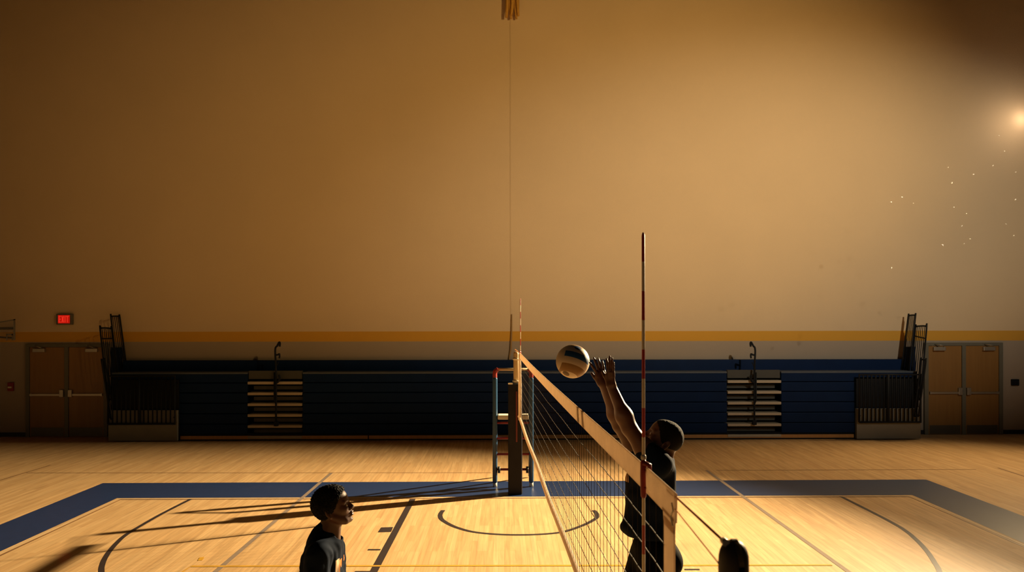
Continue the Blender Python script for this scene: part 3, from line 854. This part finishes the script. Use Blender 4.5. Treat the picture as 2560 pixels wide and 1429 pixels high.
# ------------------------------------------------------------------ people: smooth blended distance fields turned into one mesh
class Body:
    def __init__(self): self.p = []

    def add(self, fn, lo, hi, k=0.02, op='u'): self.p.append((fn, np.array(lo, float), np.array(hi, float), k, op))

    def cone(self, a, b, ra, rb, k=0.02, op='u', wide=None, w=1.0):
        a = np.array(a, float); b = np.array(b, float); ab = b - a; L = max(ab.dot(ab), 1e-9)
        r = max(ra, rb) * max(w, 1.0)
        if wide is not None:
            wv = np.array(wide, float); u = ab / math.sqrt(L); wv = wv - u * wv.dot(u); wv /= np.linalg.norm(wv)

        def fn(P):
            q = P - a; t = np.clip((q @ ab) / L, 0, 1)
            v = q - t[..., None] * ab
            if wide is not None:
                c = v @ wv; v = v - (c * (1 - 1 / w))[..., None] * wv
            return np.sqrt((v * v).sum(-1)) - (ra + (rb - ra) * t)
        self.add(fn, np.minimum(a, b) - r, np.maximum(a, b) + r, k, op)

    def ell(self, c, r, k=0.02, op='u', rot=None):
        c = np.array(c, float); r = np.array(r, float); m = r.max()
        R = np.array(rot, float) if rot is not None else np.eye(3)   # columns = axes

        def fn(P):
            q = (P - c) @ R
            k0 = np.sqrt(((q / r) ** 2).sum(-1)); k1 = np.sqrt(((q / (r * r)) ** 2).sum(-1))
            return k0 * (k0 - 1) / np.maximum(k1, 1e-9)
        self.add(fn, c - m, c + m, k, op)

    def plane(self, p, n, k=0.01):
        """keep only the side n points away from ... keeps dot(P-p,n) < 0"""
        p = np.array(p, float); n = np.array(n, float); n = n / np.linalg.norm(n)
        self.p.append((lambda P: (P - p) @ n, None, None, k, 'i'))

    def noise(self, fn): self.p.append((fn, None, None, 0, 'n'))

    def mesh(self, h):
        us = [q for q in self.p if q[4] == 'u']
        lo = np.min([q[1] for q in us], 0) - 0.03; hi = np.max([q[2] for q in us], 0) + 0.03
        n = np.ceil((hi - lo) / h).astype(int) + 1
        ax = [lo[i] + h * np.arange(n[i]) for i in range(3)]
        D = np.full(n, 0.5, np.float32)
        for fn, a, b, k, op in self.p:
            if a is None: i0, i1 = np.zeros(3, int), n
            else:
                i0 = np.maximum(np.floor((a - k - 3 * h - lo) / h).astype(int), 0); i1 = np.minimum(np.ceil((b + k + 3 * h - lo) / h).astype(int) + 1, n)
            sl = tuple(slice(i0[i], i1[i]) for i in range(3))
            P = np.stack(np.meshgrid(*[ax[i][sl[i]] for i in range(3)], indexing='ij'), -1)
            d = fn(P).astype(np.float32); A = D[sl]
            if op == 'u':
                t = np.clip(.5 + .5 * (d - A) / k, 0, 1); D[sl] = d * (1 - t) + A * t - k * t * (1 - t)
            elif op == 's':
                d = -d; t = np.clip(.5 - .5 * (d - A) / k, 0, 1); D[sl] = d * (1 - t) + A * t + k * t * (1 - t)
            elif op == 'i':
                t = np.clip(.5 - .5 * (d - A) / k, 0, 1); D[sl] = d * (1 - t) + A * t + k * t * (1 - t)
            else: D[sl] = A + d
        D[0], D[-1] = .5, .5; D[:, 0], D[:, -1] = .5, .5; D[:, :, 0], D[:, :, -1] = .5, .5
        return surf(D, lo, h)

    def build(self, name, m, parent, h=0.004):
        V, Q = self.mesh(h)
        me = bpy.data.meshes.new(name)
        me.vertices.add(len(V)); me.vertices.foreach_set('co', V.astype(np.float32).ravel())
        me.loops.add(len(Q) * 4); me.polygons.add(len(Q))
        me.loops.foreach_set('vertex_index', Q.astype(np.int32).ravel())
        me.polygons.foreach_set('loop_start', np.arange(0, len(Q) * 4, 4, dtype=np.int32))
        me.polygons.foreach_set('use_smooth', np.ones(len(Q), bool))
        me.update(); me.validate()
        me.materials.append(m)
        o = bpy.data.objects.new(name, me); C.objects.link(o)
        if parent is not None: o.parent = parent; o.location = -parent.location
        return o


def surf(D, lo, h):
    s = D < 0
    c = s[:-1, :-1, :-1].astype(np.int8)
    cnt = np.zeros(tuple(np.array(D.shape) - 1), np.int8)
    cs = [(x, y, z) for x in (0, 1) for y in (0, 1) for z in (0, 1)]
    sh = np.array(D.shape) - 1
    for x, y, z in cs: cnt += s[x:x + sh[0], y:y + sh[1], z:z + sh[2]]
    I = np.argwhere((cnt > 0) & (cnt < 8))
    acc = np.zeros((len(I), 3)); num = np.zeros(len(I))
    for ax in range(3):
        for a in (0, 1):
            for b in (0, 1):
                o = [0, 0, 0]; oth = [i for i in range(3) if i != ax]; o[oth[0]] = a; o[oth[1]] = b
                p = I + o; e = p.copy(); e[:, ax] += 1
                d0 = D[p[:, 0], p[:, 1], p[:, 2]]; d1 = D[e[:, 0], e[:, 1], e[:, 2]]
                mk = (d0 < 0) != (d1 < 0)
                t = np.where(mk, d0 / np.where(mk, d0 - d1, 1), 0)
                q = p.astype(float); q[:, ax] += t
                acc[mk] += q[mk]; num[mk] += 1
    V = acc / num[:, None] * h + lo
    idx = np.full(sh, -1, np.int32); idx[I[:, 0], I[:, 1], I[:, 2]] = np.arange(len(I))
    Qs = []
    for ax in range(3):
        o1, o2 = (ax + 1) % 3, (ax + 2) % 3
        a = [slice(None)] * 3; b = [slice(None)] * 3; a[ax] = slice(0, -1); b[ax] = slice(1, None)
        E = np.argwhere(s[tuple(a)] != s[tuple(b)])
        E = E[(E[:, o1] > 0) & (E[:, o2] > 0) & (E[:, o1] < sh[o1]) & (E[:, o2] < sh[o2])]
        ins = s[E[:, 0], E[:, 1], E[:, 2]]
        def g(d1, d2):
            e = E.copy(); e[:, o1] -= d1; e[:, o2] -= d2; return idx[e[:, 0], e[:, 1], e[:, 2]]
        q = np.stack([g(1, 1), g(0, 1), g(0, 0), g(1, 0)], 1)
        q[~ins] = q[~ins][:, ::-1]
        Qs.append(q)
    Q = np.concatenate(Qs); Q = Q[(Q >= 0).all(1)]
    return V, Q


def wave(P, fx, fy, fz, ph, sc):
    return np.sin(P[..., 0] * fx + P[..., 1] * fy + P[..., 2] * fz + ph + sc * np.sin(P[..., 2] * 17 + P[..., 0] * 11))


class Head:
    """head in its own axes: x forward, y left, z up, origin between the ears"""
    def __init__(self, o, fwd, up, s=1.0):
        x = Vector(fwd).normalized(); y = Vector(up).cross(x).normalized(); z = x.cross(y)
        self.o, self.x, self.y, self.z, self.s = Vector(o), x, y, z, s
        self.R = np.array([[x[i], y[i], z[i]] for i in range(3)])

    def p(self, x, y, z): return self.o + (self.x * x + self.y * y + self.z * z) * self.s

    def v(self, x, y, z): return self.x * x + self.y * y + self.z * z

    def build(self, b):
        s = self.s; p = self.p; R = self.R

        def E(c, r, k, op='u', rot=R): b.ell(p(*c), [q * s for q in r], k * s, op, rot)

        def K(a, c, ra, rb, k, op='u'): b.cone(p(*a), p(*c), ra * s, rb * s, k * s, op)
        E((-.008, 0, .034), (.098, .075, .090), .02)
        E((.034, 0, .046), (.060, .060, .060), .03)
        E((.036, 0, -.022), (.052, .057, .072), .03)
        E((.030, 0, -.066), (.050, .050, .032), .03)
        K((-.012, .052, -.040), (.055, .030, -.088), .020, .018, .025); K((-.012, -.052, -.040), (.055, -.030, -.088), .020, .018, .025)
        E((.076, 0, -.088), (.020, .024, .017), .02)
        E((.072, 0, -.050), (.026, .030, .028), .02)
        for q in (-1, 1):
            E((.060, q * .040, -.016), (.026, .022, .024), .02)
            K((.084, q * .010, .023), (.074, q * .048, .024), .009, .008, .015)
            E((.097, q * .031, .004), (.017, .019, .014), .010, 's')
            E((.074, q * .031, .003), (.0155, .017, .0125), .004)
            E((.100, q * .013, -.026), (.011, .009, .009), .007)
            E((.109, q * .007, -.0345), (.006, .004, .004), .003, 's')
            # ear
            ea = Matrix.Rotation(-q * .35, 3, 'Z') @ Matrix.Rotation(-.2, 3, 'Y')
            rot = R @ np.array(ea)
            E((-.022, q * .076, -.008), (.018, .007, .031), .006, 'u', rot)
            E((-.019, q * .083, -.004), (.010, .006, .019), .004, 's', rot)
            E((-.012, q * .077, -.010), (.005, .005, .008), .004, 'u', rot)
            E((-.020, q * .074, -.036), (.009, .007, .010), .006)
        K((.088, 0, .014), (.108, 0, -.020), .0085, .0115, .012)
        E((.110, 0, -.024), (.011, .012, .0095), .006)
        K((.099, -.016, -.049), (.099, .016, -.049), .0065, .0065, .006); E((.1015, 0, -.0475), (.008, .014, .0075), .005)
        K((.097, -.015, -.0635), (.097, .015, -.0635), .0075, .0075, .006); E((.100, 0, -.0635), (.008, .014, .008), .005)
        K((.109, -.020, -.0560), (.109, .020, -.0560), .0035, .0035, .003, 's')
        E((.098, 0, -.0770), (.010, .018, .006), .008, 's')

    def hair(self, name, m, parent, th, amp, freq, h=0.004, front=.086):
        b = Body(); s = self.s
        b.ell(self.p(-.010, 0, .036), [(.098 + th) * s, (.077 + th * .85) * s, (.091 + th) * s], .01, 'u', self.R)
        b.ell(self.p(.034, 0, .048), [(.060 + th * .6) * s, (.061 + th * .6) * s, (.062 + th) * s], .02, 'u', self.R)
        b.plane(self.p(front, 0, .072), self.v(.762, 0, -.648), .012)
        b.plane(self.p(.022, 0, -.008), self.v(.50, 0, -.866), .010)
        b.noise(lambda P: amp * (np.sin(P[..., 0] * freq + 2 * np.sin(P[..., 2] * freq * .7)) * np.sin(P[..., 1] * freq * 1.1 + 1.3 * np.sin(P[..., 0] * freq * .8)) * np.sin(P[..., 2] * freq * .93 + 1.7 * np.sin(P[..., 1] * freq * .6)))
                + amp * .5 * np.sin(P[..., 0] * freq * 1.9 + P[..., 1] * 31) * np.sin(P[..., 2] * freq * 2.1 - P[..., 1] * 57))
        return b.build(name, m, parent, h)

    def eyes(self, parent):
        for q in (-1, 1):
            bm = B(); c = self.p(.0785, q * .031, .0025); r = .0128 * self.s
            t = bmesh.ops.create_uvsphere(bm, u_segments=16, v_segments=12, radius=r)
            look = self.v(1, 0, .15).normalized()
            for v in t['verts']: v.co += c
            for f in bm.faces:
                f.smooth = True
                f.material_index = 1 if (f.calc_center_median() - c).normalized().dot(look) > .87 else 0
            obj('eyeball', bm, [M['eye'], M['iris']], parent)


def hand(b, wrist, d, n, right, spread=(-.20, -.05, .08, .24), curl=(.15, .12, .14, .2), s=1.0, thumb=(.70, .68, .15), lens=(1, 1, 1, 1)):
    """five-fingered hand: d fingers' direction, n palm normal, fingers listed from index to little"""
    d = Vector(d).normalized(); n = Vector(n); n = (n - d * n.dot(d)).normalized()
    t = d.cross(n) if right else n.cross(d)                  # towards the thumb
    w = Vector(wrist)
    pal = w + d * .045 * s
    b.cone(w + d * .012 * s, w + d * .078 * s, .0175 * s, .0155 * s, .02, 'u', t, 2.15)
    b.cone(w + d * .02 * s + t * .018 * s, w + d * .06 * s + t * .024 * s + n * .006, .018 * s, .014 * s, .015)
    off = (.028, .0095, -.0095, -.027); L = (.074, .083, .077, .061); base = (.084, .090, .086, .078)
    for i in range(4):
        a = -spread[i]
        dd = (d * math.cos(a) + t * math.sin(a)).normalized()
        p = w + d * base[i] * s + t * off[i] * s
        r = (.0090, .0092, .0088, .0076)[i] * s; ll = L[i] * s * lens[i]
        cur = 0.0; k = curl[i]
        b.cone(p - d * .02 * s, p, r * 1.05, r * 1.05, .008)
        for j, fr in enumerate((.46, .30, .24)):
            cur += k * (1.0, 1.2, .8)[j]
            dj = dd * math.cos(cur) + n * math.sin(cur)
            q_ = p + dj * ll * fr
            r2 = r * (.92, .88, .86)[j]
            b.cone(p, q_, r, r2, .004); p, r = q_, r2
    p = w + d * .025 * s + t * .026 * s + n * .004
    dt = (d * thumb[0] + t * thumb[1] + n * thumb[2]).normalized()
    q_ = p + dt * .040 * s; b.cone(p, q_, .0135 * s, .0105 * s, .010)
    d2 = (dt + d * .25 + n * .05).normalized()
    b.cone(q_, q_ + d2 * .030 * s, .0105 * s, .0085 * s, .004)


def arm(b, sh, el, wr, k=1.0):
    sh, el, wr = map(Vector, (sh, el, wr))
    b.cone(sh, el, .052 * k, .040 * k, .03)
    b.ell(sh.lerp(el, .4), [.050 * k, .050 * k, .050 * k], .04)
    b.cone(el, wr, .040 * k, .0255 * k, .02)
    m = el.lerp(wr, .28); b.ell(m, [.044 * k] * 3, .04)


def leg(b, hip, kn, an, toe):
    hip, kn, an, toe = map(Vector, (hip, kn, an, toe))
    b.cone(hip, kn, .085, .055, .03); b.cone(kn, an, .053, .034, .02)
    m = kn.lerp(an, .3); bk = Vector((0, 0, 0)); b.ell(m, (.056, .056, .075), .04)
    b.cone(an, toe, .036, .028, .02)


def shoe(name, parent, an, toe, m):
    an, toe = Vector(an), Vector(toe)
    d = Vector((toe.x - an.x, toe.y - an.y, toe.z - an.z)).normalized()
    b = Body(); heel = an - d * .06 + Vector((0, 0, -.035)); tp = toe + d * .03
    side = d.cross(Vector((0, 0, 1))).normalized()
    b.cone(heel + Vector((0, 0, .012)), tp, .040, .034, .02, 'u', side, 1.15)
    b.cone(an + Vector((0, 0, .03)), an - Vector((0, 0, .02)), .048, .05, .03)
    return b.build(name, m, parent, .008)


# ---- the setter at lower left
D1 = 4.95


def p1(px, py, dd=0.0): return at(px, py, D1 + dd)


base = p1(800, 1500); base = Vector((base.x, base.y, 0))
per = thing('person', 'young man with short black curly hair and navy shirt looking up from the lower left', 'person', base)
fd = Vector((.95, -.31, 0)); rt = Vector((-.31, -.95, 0))
hd = Head(p1(833, 1270), Vector((math.cos(.27), .10, math.sin(.27))), Vector((-math.sin(.27), 0, math.cos(.27))), 1.06)
b = Body()
hd.build(b)
nb = p1(812, 1352)
b.cone(p1(826, 1296), nb, .054, .060, .02)
b.cone(p1(838, 1300), p1(836, 1345), .040, .038, .02)                        # throat
b.cone(p1(812, 1378), p1(806, 1440), .090, .095, .05, 'u', rt, 1.45)         # chest
b.cone(p1(806, 1440), p1(792, 1545), .085, .100, .05, 'u', rt, 1.35)
hipc = p1(788, 1560)
shR = p1(798, 1386, -.14); shL = p1(830, 1378, .14)
b.cone(shR, p1(815, 1360), .055, .05, .04); b.cone(shL, p1(815, 1360), .055, .05, .04)
elR = shR + Vector((-.03, -.04, -.29)); wrR = elR + fd * .13 + Vector((0, 0, -.20)) - rt * .02
elL = shL + Vector((.02, .03, -.28)); wrL = elL + fd * .12 + Vector((0, 0, -.21)) + rt * .02
arm(b, shR, elR, wrR); arm(b, shL, elL, wrL)
hand(b, wrR, (wrR - elR), -rt * .6 + Vector((0, 0, .6)), True, curl=(.3, .32, .34, .38))
hand(b, wrL, (wrL - elL), rt * .6 + Vector((0, 0, .6)), False, curl=(.3, .32, .34, .38))
for s_, sd in ((1, 'R'), (-1, 'L')):
    hip = hipc + rt * .095 * s_; an = Vector((hip.x, hip.y, .085)) + rt * .06 * s_ - fd * .03
    kn = (hip + an) / 2 + fd * .14 + Vector((0, 0, .02)); toe = an + fd * .14 - Vector((0, 0, .05))
    leg(b, hip, kn, an, toe)
    shoe('shoe', per, an, toe, M['shoe'])
    if s_ == 1: legsR = (hip, kn)
    else: legsL = (hip, kn)
b.build('body', M['skin'], per, .004)
hd.hair('hair', M['hair'], per, .016, .0060, 300.0, .003, front=.074)
hd.eyes(per)
b = Body()
b.cone(p1(813, 1374), p1(806, 1440), .104, .112, .05, 'u', rt, 1.42)
b.cone(p1(806, 1440), p1(793, 1560), .110, .122, .06, 'u', rt, 1.35)
b.cone(p1(800, 1330), p1(792, 1400), .045, .085, .05, 'u', rt, 1.4); b.cone(p1(818, 1315), p1(798, 1345), .052, .055, .03)                              # rounded upper back
b.cone(shR + Vector((0, 0, .0)), p1(814, 1352), .066, .060, .05); b.cone(shL, p1(818, 1354), .064, .058, .05)
b.cone(shR, shR.lerp(elR, .85), .070, .078, .04); b.cone(shL, shL.lerp(elL, .72), .070, .075, .04)
b.cone(p1(832, 1342) , p1(838, 1350), .046, .05, .03)
b.noise(lambda P: .0030 * wave(P, 60, 30, 22, 0, 1.4) * np.clip((1.36 - P[..., 2]) / .1, 0, 1) + .0018 * wave(P, -40, 70, 60, 1, 1.0)
        + .0024 * np.sin(118 * (.45 * P[..., 0] + .89 * P[..., 1]) + 26 * (P[..., 2] - 1.2) ** 2 * 10 + 1.2 * np.sin(P[..., 2] * 19)) * np.clip((1.33 - P[..., 2]) / .06, 0, 1))
tilt = Vector((-.50, .1, -.86))
b.cone(p1(843, 1286), p1(845, 1336), .056, .036, .012, 's')                                        # neck opening
bb = shR.lerp(elR, .66); b.p.append((lambda P: P[..., 2] * 0 - 1, None, None, .001, 'i'))
xa, xb, xc = p1(845.5, 1405).x, p1(851.5, 1405).x, p1(853.5, 1405).x; cy_ = p1(848, 1405).y; z1_ = p1(848, 1391).z
zs = [(xa, xb, cy_ - .35, cy_ + .10, z1_ - .30, z1_, (.62, .46, .30)), (xb, xc, cy_ - .35, cy_ + .10, z1_ - .30, z1_ - .012, (.50, .20, .06))]
sh_o = b.build('shirt', print_mat('navy_tee_cloth', (.007, .013, .026), zs), per, .004)
b = Body(); b.cone(p1(792, 1545), p1(788, 1575), .118, .120, .03, 'u', rt, 1.3)
for hip, kn in (legsR, legsL): b.cone(hip, hip.lerp(kn, .9), .10, .095, .03)
b.build('shorts', M['shorts'], per, .008)

# ---- the blocker jumping at the net
D2 = 4.70


def p2(px, py, dd=0.0): return at(px, py, D2 + dd)


base = p2(1640, 1400); base = Vector((base.x, base.y, 0.25))
per = thing('person', 'jumping man in navy shirt reaching both hands over the net', 'person', base)
fd = Vector((-.97, -.24, 0)); lf = Vector((.24, -.97, 0))        # lf = his left, towards the camera
th = .56
hd = Head(p2(1656, 1101), Vector((-math.cos(th), .12, math.sin(th))), Vector((math.sin(th), 0, math.cos(th))), 1.0)
b = Body(); hd.build(b)
b.cone(p2(1668, 1108), p2(1655, 1152), .055, .062, .02)
b.cone(p2(1652, 1118), p2(1642, 1150), .045, .05, .02)
b.cone(p2(1632, 1165), p2(1624, 1240), .095, .098, .05, 'u', lf, 1.4)
b.cone(p2(1624, 1240), p2(1638, 1370), .085, .10, .05, 'u', lf, 1.3)
shN = p2(1638, 1158, -.155); elN = p2(1573, 1069, -.115); wrN = p2(1528, 964, -.075)
shF = p2(1606, 1150, .17); elF = p2(1549, 1062, .13); wrF = p2(1509, 962, .09)
b.cone(shN, p2(1640, 1160), .062, .06, .04); b.cone(shF, p2(1628, 1160), .062, .06, .04)
arm(b, shN, elN, wrN, 1.12); arm(b, shF, elF, wrF, 1.08)
hand(b, wrN, Vector((-.03, 0, 1)), Vector((-.9, -.42, 0)), False, spread=(-.12, -.02, .04, .12), curl=(.02, -.02, -.03, .0), s=1.0, thumb=(.75, .55, .2))
hand(b, wrF, Vector((-.24, -.02, 1)), Vector((-.5, .86, 0)), True, spread=(-.36, -.13, .02, .20), curl=(.06, .03, .04, .08), s=.99, thumb=(.85, .25, .45), lens=(1.05, 1.06, 1.05, 1.1))
hipc = p2(1640, 1392)
for s_ in (1, -1):
    hip = hipc + lf * .095 * s_; kn = hip + fd * (.16 + .03 * s_) + Vector((0, 0, -.40)) + lf * .03 * s_
    an = kn - fd * .20 + Vector((0, 0, -.37)); toe = an + fd * .09 - Vector((0, 0, .10))
    leg(b, hip, kn, an, toe); shoe('shoe', per, an, toe, M['shoe'])
    if s_ == 1: legsN = (hip, kn)
    else: legsF = (hip, kn)
b.build('body', M['skin2'], per, .004)
hd.hair('hair', M['hair'], per, .0035, .0012, 420.0, .003, front=.088)
hd.eyes(per)
b = Body()
b.cone(p2(1628, 1172), p2(1622, 1245), .112, .118, .05, 'u', lf, 1.35); b.cone(p2(1588, 1168, .08), p2(1584, 1215, .06), .050, .046, .04)
b.cone(p2(1624, 1245), p2(1622, 1318), .120, .128, .06, 'u', lf, 1.25)
b.cone(p2(1595, 1290), p2(1578, 1318, -.02), .060, .050, .05, 'u', lf, 1.8)                      # shirt billowing in front
b.cone(p2(1656, 1168), p2(1656, 1220), .058, .050, .05, 'u', lf, 1.8)                            # back
b.cone(p2(1670, 1158), p2(1672, 1176), .028, .022, .02, 'u', lf, 2.0)                            # bunched cloth at the nape
b.cone(shN, shN.lerp(elN, .30), .088, .074, .04); b.cone(shF, shF.lerp(elF, .30), .084, .070, .04)
b.cone(shN, p2(1648, 1156), .078, .075, .05); b.cone(shF, p2(1635, 1160), .075, .075, .05)
b.noise(lambda P: .0032 * wave(P, 34, 22, 40, 0, 1.3) + .0022 * wave(P, -50, 40, 26, 1, 1.0))
hem = p2(1640, 1336); b.plane(hem, Vector((0, 0, -1)), .01)
b.cone(p2(1667, 1105), p2(1655, 1146), .066, .058, .008, 's')
cx_, cy_, cz_ = p2(1566, 1188)
b.build('shirt', print_mat('navy_jersey_cloth', (.006, .011, .026), [(cx_ - .08, cx_ + .016, cy_ - .5, cy_ + .5, cz_ - .045, cz_ + .045, (.55, .33, .16))]), per, .005)
b = Body(); b.cone(p2(1634, 1362), p2(1640, 1395), .118, .132, .04, 'u', lf, 1.25)
for hip, kn in (legsN, legsF): b.cone(hip, hip.lerp(kn, .85), .112, .105, .04)
b.noise(lambda P: .002 * wave(P, 40, 30, 20, 0, 1.2))
b.build('shorts', M['shorts'], per, .006)


# ------------------------------------------------------------------ light
def spot(name, loc, tgt, energy, col, angle, blend=1.0, r=0.1):
    l = bpy.data.lights.new(name, 'SPOT'); l.energy = energy; l.color = col
    l.spot_size = math.radians(angle); l.spot_blend = blend; l.shadow_soft_size = r
    o = bpy.data.objects.new(name, l); C.objects.link(o); o.location = loc
    o.rotation_euler = (Vector(tgt) - Vector(loc)).to_track_quat('-Z', 'Y').to_euler()
    return o


o = spot('flood_beam', LP + aim * 0.28, LP + aim * 20, 58000, (1.0, 0.75, 0.43), 39, 1.0, 0.10); o.scale = (1.76, 1.0, 1.0)
o = spot('flood_spill', LP + aim * 0.24 + Vector((0, 0, -.04)), LP + Vector((-4.8, -5.4, -6.4)), 2800, (1.0, 0.70, 0.36), 84, 1.0, 0.10)
o = spot('unseen_wall_spot', (8.5, 3.5, 8.6), (2.0, WY, 6.9), 4000, (1.0, 0.62, 0.215), 46, 1.0, 0.12); o.scale = (1.78, 1.0, 1.0)  # unseen spot without a fixture, added to light the far wall
o = spot('unseen_pale_wall_spot', (9.5, 4.0, 8.0), (6.8, WY, 4.7), 3300, (1.0, 0.89, 0.71), 41, 1.0, 0.12); o.scale = (1.9, 1.0, 1.0)  # another unseen spot, added for the whiter patch on the wall
for nm, q, e, r in (('wall_glow_core', wal(2571, 291, WY - 0.24), 3.6, 0.05), ('wall_glow_halo', wal(2578, 291, WY - 0.75), 13, 0.08)):  # extra points set apart from the floodlight, added for the glow on the wall
    l = bpy.data.lights.new(nm, 'POINT'); l.energy = e; l.color = (1.0, 0.76, 0.56); l.shadow_soft_size = r
    o = bpy.data.objects.new(nm, l); C.objects.link(o); o.location = q

w = bpy.data.worlds.new('World'); bpy.context.scene.world = w; w.use_nodes = True
w.node_tree.nodes['Background'].inputs[0].default_value = (0.24, 0.38, 0.50, 1); w.node_tree.nodes['Background'].inputs[1].default_value = 0.020

# ------------------------------------------------------------------ camera
cam = bpy.data.cameras.new('camera'); co = bpy.data.objects.new('camera', cam); C.objects.link(co)
cam.sensor_width = 36; cam.lens = F / W * 36; cam.shift_y = (HZ - H / 2) / W
co.matrix_world = Matrix(((RT.x, UP.x, -FW.x, CAM.x), (RT.y, UP.y, -FW.y, CAM.y), (RT.z, UP.z, -FW.z, CAM.z), (0, 0, 0, 1)))
cam.clip_start = 0.05; cam.clip_end = 200
cam.dof.use_dof = True; cam.dof.focus_distance = 6.0; cam.dof.aperture_fstop = 4.5
sc = bpy.context.scene; sc.camera = co
vs = sc.view_settings; vs.view_transform = 'Standard'; vs.look = 'None'; vs.exposure = 0; vs.gamma = 1; vs.use_curve_mapping = False
